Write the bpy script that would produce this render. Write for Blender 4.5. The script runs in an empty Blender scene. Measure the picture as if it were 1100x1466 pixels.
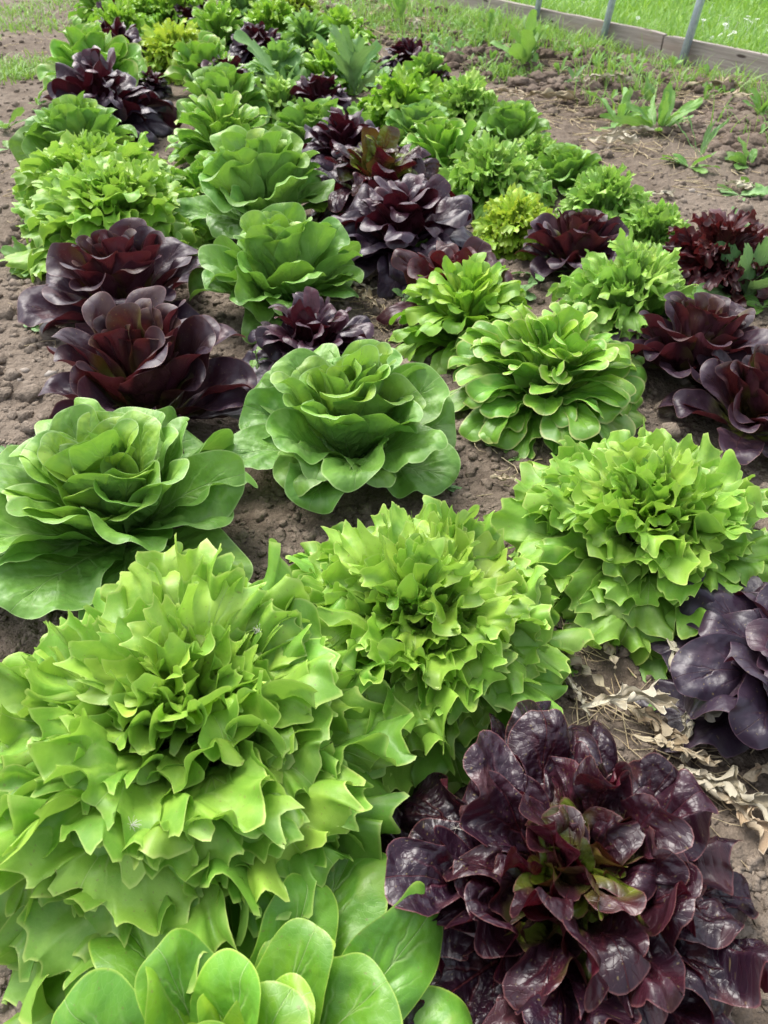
import bpy, math, random
import numpy as np

# ------------------------------------------------------------------ camera, sky, sun, exposure
S = bpy.context.scene
COL = S.collection
R = math.radians
H, PITCH, FPX, CX, CY = 0.85, R(41.0), 1100.0, 550.0, 733.0

cd = bpy.data.cameras.new('camera'); cam = bpy.data.objects.new('camera', cd); COL.objects.link(cam)
cam.location = (0, 0, H); cam.rotation_euler = (math.pi/2 - PITCH, 0, 0)
cd.sensor_fit = 'HORIZONTAL'; cd.sensor_width = 24; cd.lens = 24*FPX/1100
cd.clip_start = 0.02; cd.clip_end = 400
cd.dof.use_dof = True; cd.dof.focus_distance = 1.05; cd.dof.aperture_fstop = 9.0
S.camera = cam

W = bpy.data.worlds.new('World'); S.world = W; W.use_nodes = True
wn = W.node_tree; wn.nodes.clear()
sky = wn.nodes.new('ShaderNodeTexSky'); sky.sky_type = 'NISHITA'; sky.sun_disc = False
SUN_EL, SUN_ROT = R(58), R(-35)
sky.sun_elevation = SUN_EL; sky.sun_rotation = SUN_ROT
sky.air_density = 1.0; sky.dust_density = 4.0; sky.ozone_density = 1.0
hs = wn.nodes.new('ShaderNodeHueSaturation'); hs.inputs['Saturation'].default_value = 0.42
bg = wn.nodes.new('ShaderNodeBackground'); bg.inputs['Strength'].default_value = 0.15
wo = wn.nodes.new('ShaderNodeOutputWorld')
wn.links.new(sky.outputs[0], hs.inputs['Color']); wn.links.new(hs.outputs[0], bg.inputs['Color'])
wn.links.new(bg.outputs[0], wo.inputs['Surface'])

sd = bpy.data.lights.new('sun', 'SUN'); sun = bpy.data.objects.new('sun', sd); COL.objects.link(sun)
sd.energy = 1.2; sd.angle = R(38); sd.color = (1.0, 0.97, 0.92)
sun.rotation_euler = (math.pi/2 - SUN_EL, 0, -SUN_ROT + math.pi)
S.view_settings.view_transform = 'Standard'; S.view_settings.look = 'None'
S.view_settings.exposure = 1.28; S.view_settings.gamma = 1.0
S.cycles.max_bounces = 6; S.cycles.transmission_bounces = 3; S.cycles.diffuse_bounces = 3; S.cycles.glossy_bounces = 2

# ------------------------------------------------------------------ geometry helpers
def at(px, py, z=0.0):
    """point of the plane at height z seen at pixel (px, py) of the 1100x1466 photo"""
    a, t = (px-CX)/FPX, (py-CY)/FPX
    down = math.sin(PITCH) + t*math.cos(PITCH)
    fwd = math.cos(PITCH) - t*math.sin(PITCH)
    k = (H - z)/down
    return a*k, fwd*k, k            # x, y, depth along the axis

def tag(o, label=None, cat=None, group=None, kind=None):
    if label: o['label'] = label
    if cat: o['category'] = cat
    if group: o['group'] = group
    if kind: o['kind'] = kind
    return o

def mesh(name, V, F, mat, parent=None, attrs=None, smooth=True, mats=None, loc=None):
    """V (n,3), F list of (m,k) int arrays; ONE mesh object"""
    me = bpy.data.meshes.new(name)
    V = np.ascontiguousarray(V, dtype=np.float32)
    if not isinstance(F, list): F = [F]
    me.vertices.add(len(V)); me.vertices.foreach_set('co', V.ravel())
    loops = np.concatenate([f.ravel() for f in F]).astype(np.int32)
    tot = np.concatenate([np.full(len(f), f.shape[1]) for f in F]).astype(np.int32)
    st = np.concatenate([[0], np.cumsum(tot)[:-1]]).astype(np.int32)
    me.loops.add(len(loops)); me.loops.foreach_set('vertex_index', loops)
    me.polygons.add(len(tot)); me.polygons.foreach_set('loop_start', st); me.polygons.foreach_set('loop_total', tot)
    me.update(calc_edges=True)
    if smooth: me.polygons.foreach_set('use_smooth', np.ones(len(tot), dtype=bool))
    for k, A in (attrs or {}).items():
        at_ = me.attributes.new(k, 'FLOAT_VECTOR', 'POINT')
        at_.data.foreach_set('vector', np.ascontiguousarray(A, dtype=np.float32).ravel())
    me.validate()
    if mats:
        for m in mats: me.materials.append(m)
    else: me.materials.append(mat)
    o = bpy.data.objects.new(name, me); COL.objects.link(o)
    if parent: o.parent = parent
    if loc is not None: o.location = loc
    return o

def empty(name, loc=(0, 0, 0), rz=0):
    o = bpy.data.objects.new(name, None); COL.objects.link(o)
    o.location = loc; o.rotation_euler = (0, 0, rz); o.empty_display_size = 0.05
    return o

def grid_faces(n, m):
    i = np.arange(n-1)[:, None]*m + np.arange(m-1)[None, :]
    return np.stack([i, i+1, i+m+1, i+m], -1).reshape(-1, 4)

def sstep(a, b, x):
    t = np.clip((x-a)/(b-a), 0, 1); return t*t*(3-2*t)

_tab = np.random.RandomState(7).rand(256, 256)
def vnoise(x, y):
    xi, yi = np.floor(x).astype(int), np.floor(y).astype(int)
    fx, fy = x-xi, y-yi; fx = fx*fx*(3-2*fx); fy = fy*fy*(3-2*fy)
    g = lambda a, b: _tab[a & 255, b & 255]
    return (g(xi, yi)*(1-fx)+g(xi+1, yi)*fx)*(1-fy)+(g(xi, yi+1)*(1-fx)+g(xi+1, yi+1)*fx)*fy - .5

def fbm(x, y, o=4):
    r, a = 0, 1.0
    for k in range(o): r = r + a*vnoise(x*2**k+17*k, y*2**k+31*k); a *= .5
    return r

def n1(q, seed, f=3.0):
    """smooth 1-D noise"""
    return 2*vnoise(q*f+seed*13.7, np.full_like(q, seed*3.1))

# ------------------------------------------------------------------ node helpers
class NT:
    def __init__(s, name):
        s.m = bpy.data.materials.new(name); s.m.use_nodes = True; s.t = s.m.node_tree; s.t.nodes.clear()
    def n(s, ty, ins=None, **kw):
        x = s.t.nodes.new(ty)
        for k, v in kw.items(): setattr(x, k, v)
        for k, v in (ins or {}).items():
            if hasattr(v, 'is_output'): s.t.links.new(v, x.inputs[k])
            else: x.inputs[k].default_value = v
        return x
    def math(s, op, a, b=0.0, c=0.0, clamp=False):
        return s.n('ShaderNodeMath', {0: a, 1: b, 2: c}, operation=op, use_clamp=clamp).outputs[0]
    def mix(s, f, a, b):
        x = s.n('ShaderNodeMix', {0: f}, data_type='RGBA')
        for i, v in ((6, a), (7, b)):
            if hasattr(v, 'is_output'): s.t.links.new(v, x.inputs[i])
            else: x.inputs[i].default_value = (*v[:3], 1)
        return x.outputs[2]
    def ss(s, x, a, b):
        """smoothstep a->b"""
        return s.n('ShaderNodeMapRange', {0: x, 1: a, 2: b, 3: 0.0, 4: 1.0}, interpolation_type='SMOOTHSTEP').outputs[0]
    def noise(s, vec, scale, detail=3, rough=.55, dim='3D'):
        return s.n('ShaderNodeTexNoise', {'Vector': vec, 'Scale': scale, 'Detail': detail, 'Roughness': rough}, noise_dimensions=dim).outputs[0]

def leaf_mat(name, young, old, deep, under, rim, vein, nv=9, rough=.38, trans=.25, transcol=None,
             rimw=.965, basecol=None, base_ext=.5, bump=.5, blister=.35, spec=.5, coat=0.0, netb=.03, ageb=.32, speck=(.22, .17, .07), worn=None, bdist=.004):
    t = NT(name)
    la = t.n('ShaderNodeAttribute', attribute_name='la').outputs['Vector']
    lc = t.n('ShaderNodeAttribute', attribute_name='lc').outputs['Vector']
    sa = t.n('ShaderNodeSeparateXYZ', {0: la}); rho_s, s_, age = sa.outputs
    sc = t.n('ShaderNodeSeparateXYZ', {0: lc}); x_, y_, rnd = sc.outputs
    rho = t.math('ABSOLUTE', rho_s)
    lc = t.n('ShaderNodeCombineXYZ', {0: t.math('MULTIPLY_ADD', rnd, 3.0, x_), 1: t.math('MULTIPLY_ADD', rnd, 1.7, y_)}).outputs[0]
    ax = t.math('ABSOLUTE', x_)
    big = t.noise(lc, 14, 2, dim='2D')
    mid = t.noise(lc, 70, 2, dim='2D')
    col = t.mix(t.ss(age, 0.05, 0.75), young, old)
    # broad patches of deeper colour, towards the blade's margin for the pigmented kinds
    dm = t.math('MULTIPLY', t.ss(t.math('ADD', t.math('MULTIPLY', big, .8), t.math('MULTIPLY', mid, .35)), .42, .72), .75)
    col = t.mix(dm, col, deep)
    if basecol:
        e = t.math('ADD', t.math('MULTIPLY', s_, 1.0), t.math('MULTIPLY', t.math('SUBTRACT', big, .5), .7))
        e = t.math('ADD', e, t.math('MULTIPLY', age, ageb))
        col = t.mix(t.ss(e, base_ext+.22, base_ext-.12), col, basecol)
    # veins
    wr = t.math('MULTIPLY', t.math('SUBTRACT', mid, .5), .35)
    fr = t.math('FRACT', t.math('ADD', t.math('MULTIPLY', s_, float(nv)), wr))
    tri = t.math('ABSOLUTE', t.math('SUBTRACT', fr, .5))
    side = t.math('MULTIPLY', t.ss(tri, .11, .0), t.ss(rho, .95, .1))
    mrw = t.math('MULTIPLY', t.math('SUBTRACT', 1.05, s_), .0065)
    mr = t.ss(t.math('DIVIDE', ax, t.math('MAXIMUM', mrw, .0005)), 1.0, .35)
    vor = t.n('ShaderNodeTexVoronoi', {'Vector': t.n('ShaderNodeVectorMath', {0: lc, 1: t.n('ShaderNodeCombineXYZ', {0: t.math('MULTIPLY', mid, .006), 1: t.math('MULTIPLY', big, .006)}).outputs[0]}, operation='ADD').outputs[0], 'Scale': 210.0}, feature='DISTANCE_TO_EDGE', voronoi_dimensions='2D').outputs[0]
    net = t.ss(vor, .09, .0)
    col = t.mix(t.math('MULTIPLY', net, .10), col, vein)
    col = t.mix(t.math('MULTIPLY', side, .62), col, vein)
    col = t.mix(t.math('MULTIPLY', mr, .8), col, vein)
    col = t.mix(t.math('MULTIPLY', t.ss(rho, rimw, 1.0), .85), col, rim)
    spk = t.math('MULTIPLY', t.ss(t.noise(lc, 260, 1, dim='2D'), .735, .79), .5)
    col = t.mix(spk, col, speck)
    wear = t.math('MULTIPLY', t.ss(t.math('ADD', t.math('MULTIPLY', big, .9), t.math('MULTIPLY', age, .16)), .66, .76), .35)
    col = t.mix(wear, col, worn or rim)
    # leaf to leaf variation
    hv = t.n('ShaderNodeHueSaturation', {'Hue': t.math('ADD', .492, t.math('MULTIPLY', t.math('FRACT', t.math('MULTIPLY', rnd, 3.7)), .018)),
                                         'Value': t.math('ADD', .84, t.math('MULTIPLY', t.math('FRACT', rnd), .34)), 'Color': col}).outputs[0]
    bf = t.n('ShaderNodeNewGeometry').outputs['Backfacing']
    hv2 = t.mix(t.math('MULTIPLY', bf, .55), hv, under)
    # relief
    h = t.math('MULTIPLY', t.noise(lc, 75, 1, dim='2D'), blister)
    h = t.math('ADD', h, t.math('MULTIPLY', side, -.25))
    h = t.math('ADD', h, t.math('MULTIPLY', mr, -.5))
    h = t.math('ADD', h, t.math('MULTIPLY', net, -netb))
    h = t.math('ADD', h, t.math('MULTIPLY', t.noise(lc, 30, 2, dim='2D'), .9))
    bp = t.n('ShaderNodeBump', {'Height': h, 'Strength': bump, 'Distance': bdist}).outputs[0]
    rg = t.math('ADD', rough-.07, t.math('MULTIPLY', mid, .16))
    p = t.n('ShaderNodeBsdfPrincipled', {'Base Color': hv2, 'Roughness': rg, 'Specular IOR Level': spec, 'Normal': bp,
                                         'Coat Weight': coat, 'Coat Roughness': .22, 'Coat Normal': bp}).outputs[0]
    tc = t.mix(.6, hv, transcol or young)
    tr = t.n('ShaderNodeBsdfTranslucent', {'Color': tc, 'Normal': bp}).outputs[0]
    o = t.n('ShaderNodeMixShader', {0: trans, 1: p, 2: tr}).outputs[0]
    t.n('ShaderNodeOutputMaterial', {0: o})
    return t.m

def plain(name, c, rough=.7, c2=None, scale=30, bump=.3, dist=.003, spec=.3, metal=0):
    t = NT(name)
    co = t.n('ShaderNodeTexCoord').outputs['Object']
    nz = t.noise(co, scale, 5, .6)
    col = t.mix(t.ss(nz, .35, .65), c, c2 or [v*.7 for v in c])
    bp = t.n('ShaderNodeBump', {'Height': nz, 'Strength': bump, 'Distance': dist}).outputs[0]
    p = t.n('ShaderNodeBsdfPrincipled', {'Base Color': col, 'Roughness': rough, 'Specular IOR Level': spec, 'Metallic': metal, 'Normal': bp}).outputs[0]
    t.n('ShaderNodeOutputMaterial', {0: p})
    return t.m

M = {}
M['lime'] = leaf_mat('lime_leaf', (.42, .61, .085), (.250, .465, .058), (.150, .345, .036), (.22, .38, .09), (.50, .64, .16), (.46, .62, .20), nv=7, rough=.42, trans=.30, transcol=(.35, .60, .05), bump=.45)
M['pale'] = leaf_mat('pale_frilled_leaf', (.42, .60, .10), (.29, .51, .085), (.19, .40, .06), (.24, .40, .14), (.48, .58, .20), (.36, .52, .18), nv=7, rough=.45, trans=.28, transcol=(.3, .56, .06))
M['butter'] = leaf_mat('green_head_leaf', (.36, .54, .065), (.185, .37, .062), (.115, .265, .045), (.20, .37, .09), (.38, .54, .20), (.32, .50, .17), nv=8, rough=.40, trans=.24, transcol=(.25, .50, .03), blister=.6, bump=.7)
M['romaine'] = leaf_mat('glossy_green_leaf', (.30, .50, .035), (.17, .39, .035), (.11, .30, .035), (.20, .38, .09), (.42, .60, .10), (.40, .58, .20), nv=8, rough=.34, trans=.25, transcol=(.28, .55, .02), blister=.5, bump=.6, rimw=.972)
M['oak'] = leaf_mat('rounded_lobe_leaf', (.34, .54, .045), (.20, .42, .045), (.13, .32, .04), (.20, .38, .09), (.52, .56, .20), (.27, .45, .13), nv=6, rough=.36, trans=.24, transcol=(.25, .52, .03), rimw=.93)
M['curly'] = leaf_mat('curly_leaf', (.40, .58, .06), (.24, .46, .045), (.15, .35, .035), (.20, .38, .08), (.34, .50, .08), (.27, .45, .09), nv=5, rough=.42, trans=.3, transcol=(.3, .6, .03))
M['yellow'] = leaf_mat('yellow_green_curly_leaf', (.50, .66, .07), (.34, .55, .05), (.24, .45, .045), (.32, .45, .09), (.60, .58, .12), (.42, .5, .12), nv=5, rough=.45, trans=.3, transcol=(.5, .6, .04))
M['red'] = leaf_mat('purple_head_leaf', (.075, .040, .024), (.040, .023, .036), (.030, .018, .031), (.080, .014, .024), (.17, .09, .09), (.060, .022, .030), nv=8, rough=.38, spec=.38, trans=.12, transcol=(.25, .03, .03), basecol=(.13, .15, .022), base_ext=.68, ageb=.45, blister=.5, bump=.5, rimw=.975)
M['redoak'] = leaf_mat('glossy_maroon_leaf', (.060, .013, .018), (.021, .007, .016), (.013, .006, .013), (.085, .007, .017), (.16, .06, .06), (.080, .016, .022), nv=6, rough=.29, bdist=.008, trans=.10, transcol=(.3, .02, .03), basecol=(.15, .21, .018), base_ext=.95, ageb=1.15, netb=.03, blister=.8, bump=.75, coat=.0, rimw=.975)
M['redflat'] = leaf_mat('slate_purple_leaf', (.060, .014, .024), (.030, .018, .033), (.022, .016, .028), (.070, .008, .014), (.11, .06, .08), (.045, .018, .026), nv=7, rough=.36, trans=.06, transcol=(.25, .02, .03), blister=.6, bump=.6, rimw=.98)
M['lollored'] = leaf_mat('red_curly_leaf', (.09, .022, .022), (.045, .010, .014), (.028, .008, .012), (.07, .014, .018), (.13, .03, .03), (.07, .02, .02), nv=5, rough=.38, trans=.14, transcol=(.3, .03, .03))
M['weed'] = leaf_mat('weed_leaf', (.22, .42, .07), (.15, .33, .06), (.11, .26, .05), (.22, .36, .14), (.26, .42, .1), (.3, .44, .16), nv=8, rough=.5, trans=.28, transcol=(.3, .55, .05))
M['bluegreen'] = leaf_mat('grey_green_weed_leaf', (.20, .37, .11), (.15, .31, .08), (.11, .25, .07), (.22, .35, .16), (.24, .38, .16), (.28, .42, .2), nv=9, rough=.5, trans=.22, transcol=(.3, .5, .12))
M['dry'] = leaf_mat('dry_leaf', (.34, .26, .16), (.29, .22, .13), (.26, .19, .12), (.5, .43, .3), (.5, .42, .3), (.5, .43, .3), nv=8, rough=.75, trans=.12, transcol=(.5, .4, .25), blister=.8, bump=.9, spec=.2)
M['dryl'] = leaf_mat('bleached_leaf', (.42, .38, .28), (.36, .32, .23), (.27, .22, .14), (.58, .54, .42), (.58, .54, .42), (.6, .56, .42), nv=8, rough=.7, trans=.15, transcol=(.5, .45, .3), blister=.8, bump=.9, spec=.25)
M['straw'] = plain('straw', (.50, .42, .26), .7, (.38, .29, .17), 40)
M['grass'] = leaf_mat('grass_blade', (.33, .44, .08), (.22, .39, .06), (.14, .3, .05), (.22, .4, .09), (.24, .42, .08), (.24, .42, .1), nv=2, rough=.5, trans=.3, transcol=(.35, .6, .06), bump=.1)
M['stem'] = plain('stem', (.30, .42, .14), .5, (.22, .36, .1), 40)
M['post'] = plain('galvanised_post', (.50, .57, .63), .45, (.38, .45, .52), 60, .1, spec=.5, metal=.3)
M['petal'] = plain('daisy_petal', (.8, .8, .78), .6, (.75, .75, .72), 20)
M['down'] = plain('seed_down', (.75, .72, .66), .8, (.6, .56, .5), 60)
M['stone'] = plain('stone', (.40, .36, .31), .8, (.28, .24, .20), 40, .5)
M['rust'] = plain('branch_bark', (.16, .10, .07), .8, (.1, .06, .04), 30, .6)

def soil_mat(name, a, b, c):
    t = NT(name)
    co = t.n('ShaderNodeNewGeometry').outputs['Position']
    n1_ = t.noise(co, 2.2, 4); n2 = t.noise(co, 28, 6, .65); n3 = t.noise(co, 170, 4, .6)
    v = t.n('ShaderNodeTexVoronoi', {'Vector': co, 'Scale': 95.0, 'Randomness': 1.0}).outputs[0]
    v2 = t.n('ShaderNodeTexVoronoi', {'Vector': co, 'Scale': 240.0}).outputs[0]
    col = t.mix(t.ss(n2, .3, .7), a, b)
    col = t.mix(t.math('MULTIPLY', t.ss(n1_, .42, .62), .55), col, c)
    col = t.mix(t.math('MULTIPLY', t.ss(n3, .58, .75), .45), col, (.34, .27, .22))
    h = t.math('ADD', t.math('MULTIPLY', n2, 1.0), t.math('MULTIPLY', v, -.5))
    h = t.math('ADD', h, t.math('MULTIPLY', v2, -.25)); h = t.math('ADD', h, t.math('MULTIPLY', n3, .4))
    bp = t.n('ShaderNodeBump', {'Height': h, 'Strength': 1.0, 'Distance': .006}).outputs[0]
    p = t.n('ShaderNodeBsdfPrincipled', {'Base Color': col, 'Roughness': .92, 'Specular IOR Level': .15, 'Normal': bp}).outputs[0]
    t.n('ShaderNodeOutputMaterial', {0: p}); return t.m
M['soil'] = soil_mat('garden_soil', (.165, .130, .098), (.088, .067, .050), (.225, .185, .145))
M['darkclod'] = soil_mat('dug_soil', (.150, .112, .084), (.090, .066, .049), (.21, .165, .13))
M['clod'] = soil_mat('soil_crumb', (.205, .163, .125), (.130, .102, .077), (.27, .225, .178))

def wood_mat():
    t = NT('weathered_board')
    co = t.n('ShaderNodeTexCoord').outputs['Object']
    mp = t.n('ShaderNodeMapping', {'Vector': co, 'Scale': (2.0, 30.0, 45.0)}).outputs[0]
    g = t.noise(mp, 2.0, 6, .65)
    w2 = t.noise(t.n('ShaderNodeMapping', {'Vector': co, 'Scale': (1.2, 4, 6)}).outputs[0], 2.5, 4)
    col = t.mix(t.ss(g, .3, .7), (.36, .32, .285), (.23, .195, .17))
    col = t.mix(t.math('MULTIPLY', t.ss(w2, .5, .7), .6), col, (.27, .21, .17))
    kn = t.n('ShaderNodeTexVoronoi', {'Vector': t.n('ShaderNodeMapping', {'Vector': co, 'Scale': (2.2, 5, 9)}).outputs[0], 'Scale': 1.6}).outputs[0]
    col = t.mix(t.ss(kn, .13, .07), col, (.06, .045, .04))
    bp = t.n('ShaderNodeBump', {'Height': g, 'Strength': .7, 'Distance': .004}).outputs[0]
    p = t.n('ShaderNodeBsdfPrincipled', {'Base Color': col, 'Roughness': .85, 'Specular IOR Level': .2, 'Normal': bp}).outputs[0]
    t.n('ShaderNodeOutputMaterial', {0: p}); return t.m
M['wood'] = wood_mat()

# ------------------------------------------------------------------ ground
A0 = np.array(at(1100, 124, 0)[:2]); A1 = np.array(at(700, 27, 0)[:2])       # foot of the edging board
BD = (A1-A0)/np.linalg.norm(A1-A0); BN = np.array([-BD[1], BD[0]])            # along / away
if BN[1] < 0: BN = -BN
def board_dist(x, y): return (x-A0[0])*BN[0] + (y-A0[1])*BN[1]               # >0 beyond the board

def gh(x, y):
    x = np.asarray(x, float); y = np.asarray(y, float)
    d = board_dist(x, y)
    h = .022*fbm(x*2.3+3, y*2.3+9, 3)
    rough_zone = sstep(-1.25, -.75, d)*(1-sstep(-.1, .0, d))
    h = h + rough_zone*(.05*np.maximum(fbm(x*5+40, y*5, 4), -.15)+.01)
    h = h + (.007+.006*rough_zone)*fbm(x*16, y*16, 3)*(1-sstep(0, .1, d))
    h = h + sstep(-.05, .05, d)*.02
    return h

gx = np.unique(np.concatenate([np.linspace(-220, -6, 14), np.linspace(-6, -1.6, 45), np.arange(-1.6, -.9, .012), np.arange(-.9, 1.3, .0058), np.arange(1.3, 3.3, .012), np.linspace(3.3, 8, 50), np.linspace(8, 220, 14)]))
gy = np.unique(np.concatenate([np.linspace(-60, -1, 8), np.linspace(-1, .1, 20), np.arange(.1, 1.7, .0048), np.arange(1.7, 2.6, .008), np.arange(2.6, 6.2, .018), np.linspace(6.2, 12, 60), np.linspace(12, 300, 16)]))
X, Y = np.meshgrid(gx, gy); Z = gh(X, Y)
near = np.exp(-(np.maximum(Y-2.6, 0)/1.5)**2)*(board_dist(X, Y) < -.02)
cl = np.abs(vnoise(X*38, Y*38))+.6*np.abs(vnoise(X*75+9, Y*75))
Z = Z + near*(.013*cl + .006*np.abs(vnoise(X*60+5, Y*60)) + .005*vnoise(X*120, Y*120))*(Y > .1)
g = mesh('ground', np.stack([X, Y, Z], -1).reshape(-1, 3), grid_faces(len(gy), len(gx)), M['soil'])
tag(g, kind='structure')
# lawn sheet beyond the board
lx = np.arange(-12, 40, .5); ly = np.concatenate([np.linspace(.015, 8, 30), np.linspace(9, 150, 30)])
P = A0[None, None, :] + (lx[None, :, None]-6)*BD + ly[:, None, None]*BN
Zl = gh(P[..., 0], P[..., 1]) + .03
t = NT('lawn_turf'); co = t.n('ShaderNodeNewGeometry').outputs['Position']
cc = t.mix(t.ss(t.noise(co, 9, 6, .7), .35, .65), (.17, .33, .05), (.24, .40, .07))
cc = t.mix(t.math('MULTIPLY', t.ss(t.noise(co, .8, 3), .45, .65), .5), cc, (.27, .36, .10))
bp = t.n('ShaderNodeBump', {'Height': t.noise(co, 120, 4), 'Strength': 1.0, 'Distance': .02}).outputs[0]
t.n('ShaderNodeOutputMaterial', {0: t.n('ShaderNodeBsdfPrincipled', {'Base Color': cc, 'Roughness': .8, 'Specular IOR Level': .2, 'Normal': bp}).outputs[0]})
lw = mesh('lawn', np.concatenate([P, Zl[..., None]], -1).reshape(-1, 3), grid_faces(len(ly), len(lx))[:, ::-1], t.m)
tag(lw, kind='structure')

# ------------------------------------------------------------------ the leaf
def leaf(rng, L=.2, Wd=.12, az=0, e0=1.2, e1=.3, bp=1.3, cup0=.8, cup1=.4, pet=.3, tipk=.75, frill=0, fn=3.0, fp=3.0,
         tooth=0, tn=8, lobe=0, ln=3, roll=0, puck=.01, twist=0, r0=.008, z0=.01, side=0, age=.5, res=1.0, ns=40, nu=15, floor=.004, widest=.6, sag=0, fr2=0, fn2=6, pk2=0, quilt=0, qn=8, notch=0):
    ns = max(10, int(ns*res)); nu = max(5, int(nu*res)) | 1
    sf = np.linspace(0, 1, 400); yf = L*(1-np.cos(np.pi*sf))/2; gf = pet+(1-pet)*sstep(.04, widest, yf/L)
    xf = np.sin(np.pi*sf)**tipk*gf; xf = xf/xf.max()*Wd/2
    arc = np.concatenate([[0], np.cumsum(np.hypot(np.diff(xf), np.diff(yf)))]); arc /= arc[-1]
    sa = np.linspace(0, 1, ns)[:, None]; s = np.interp(sa, arc, sf); u = np.linspace(-1, 1, nu)[None, :]
    u = np.sign(u)*np.abs(u)**.8
    ro = np.abs(u); sg = np.sign(u)+(u == 0)
    q = sg*(1-sa); sd_ = rng.uniform(0, 90)
    yo = L*(1-np.cos(np.pi*s))/2
    gw = pet+(1-pet)*sstep(.04, widest, yo/L)
    xo = np.interp(s, sf, xf)
    xo = xo*np.ones_like(u)
    env = sstep(.12, .42, sa)
    grow = 1+env*(.10*n1(q, sd_, 5))
    if lobe: grow = grow + env*lobe*(np.cos(2*np.pi*ln*q*(1+.12*n1(q, sd_+5, 2))))
    ym = (.80-notch)*L*s**1.5*np.ones_like(u)
    if notch: yo = yo-notch*L*np.exp(-((1-sa)/.16)**2)
    x = sg*ro*xo*grow; y = ym+(yo-ym)*ro*np.where(yo > ym, grow, 1)
    if tooth:
        f = (tn*q*(1+.14*n1(q, sd_+2, 2))); tr = 1-2*np.abs(f-np.floor(f)-.5)
        tz = env*tooth*L*(tr**1.5-.3)*(1+.8*n1(q, sd_+3, 11))*ro**5
        ox, oy = sg*xo, (yo-ym)+1e-5*L; on = np.sqrt(ox**2+oy**2)+1e-6
        x = x+tz*ox/on; y = y+tz*oy/on
    # ruffle of the margin
    A = frill*L
    ph = 2*np.pi*fn*q*(1+.15*n1(q, sd_+7, 2))+rng.uniform(0, 6)
    am = env*ro**fp*(.75+.6*n1(q, sd_+8, fn*1.2))
    dn = A*am*(np.sin(ph)+.35*np.sin(2.3*ph+1))
    dt = -A*am*.55*np.sin(2*ph)
    if fr2:
        ph2 = 2*np.pi*fn2*q*(1+.12*n1(q, sd_+12, 3))+rng.uniform(0, 6); am2 = fr2*L*env*ro**4*(.8+.9*n1(q, sd_+13, fn2*.8))
        dn = dn+am2*np.sin(ph2); dt = dt-.5*am2*np.sin(2*ph2)
    # plane axes of the margin direction
    tx, ty = np.gradient(x, axis=0), np.gradient(y, axis=0); tl = np.sqrt(tx**2+ty**2)+1e-6
    edge = -sg*dt; x = x+edge*tx/tl; y = y+edge*ty/tl
    # puckering
    k = 2*np.pi/L
    pk = puck*L*(np.sin(k*2.3*x+sd_)*np.sin(k*2.9*y+sd_*2)+.6*vnoise(x*6.5/L+sd_, y*6.5/L)*2)
    if pk2: pk = pk+pk2*L*2*(vnoise(x*16/L+sd_, y*16/L+sd_)+.5*vnoise(x*30/L+sd_, y*30/L+sd_))*(1-.6*ro**4)*env
    dn = dn+pk*(.35+.65*ro)-roll*L*np.clip((ro-.55)/.45, 0, 1)**2.5*env*(1+.7*n1(q, sd_+11, 3))
    if quilt: dn = dn+quilt*L*(np.sqrt(np.abs(np.sin(np.pi*qn*sa+.6*vnoise(ro*3+sd_, sa*4))))-.5)*np.sin(np.pi*np.minimum(ro*1.15, 1))
    # bend along the midrib
    T = np.linspace(0, 1.35, 90); e = e0+(e1-e0)*np.clip(T, 0, 1.3)**bp
    cr = np.concatenate([[0], np.cumsum(np.cos(e[:-1]))*(T[1]-T[0])])*L; cz = np.concatenate([[0], np.cumsum(np.sin(e[:-1]))*(T[1]-T[0])])*L
    yy = np.clip(y/L, 0, 1.34)
    pr = np.interp(yy, T, cr); pz = np.interp(yy, T, cz); ee = np.interp(yy, T, e)
    cup = cup0+(cup1-cup0)*np.clip(yy, 0, 1); cup = np.where(np.abs(cup) < .02, .02, cup)
    th = cup*x/(Wd/2); lat = (Wd/2)/cup*np.sin(th); up = (Wd/2)/cup*(1-np.cos(th))
    # ruffle acts along the local surface normal of the cupped blade
    lat = lat-dn*np.sin(th); up = up+dn*np.cos(th)
    if twist:
        a = twist*yy; lat, up = lat*np.cos(a)-up*np.sin(a), lat*np.sin(a)+up*np.cos(a)
    if side: lat = lat+side*L*yy**2
    rr = r0+pr-np.sin(ee)*up; zz = z0+pz+np.cos(ee)*up - sag*L*yy**3
    low = zz < floor+.02
    zz = np.where(low, floor+.02*np.exp(np.clip((zz-floor-.02)/.02, -6, 0)), zz)
    c_, s_ = math.cos(az), math.sin(az)
    V = np.stack([rr*c_-lat*s_, rr*s_+lat*c_, zz], -1)
    rnd = rng.uniform(0, 9)
    la = np.stack([u*np.ones_like(s), sa*np.ones_like(u), np.full_like(x, age)], -1)
    lc = np.stack([x, y, np.full_like(x, rnd)], -1)
    return V.reshape(-1, 3), grid_faces(ns, nu)[:, ::-1], la.reshape(-1, 3), lc.reshape(-1, 3)

def join(parts):
    V, F, a, c, o = [], [], [], [], 0
    for v, f, la, lc in parts:
        V.append(v); F.append(f+o); a.append(la); c.append(lc); o += len(v)
    return np.concatenate(V), np.concatenate(F), {'la': np.concatenate(a), 'lc': np.concatenate(c)}

GA = R(137.508)
def lerp(a, b, t): return a+(b-a)*t

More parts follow.
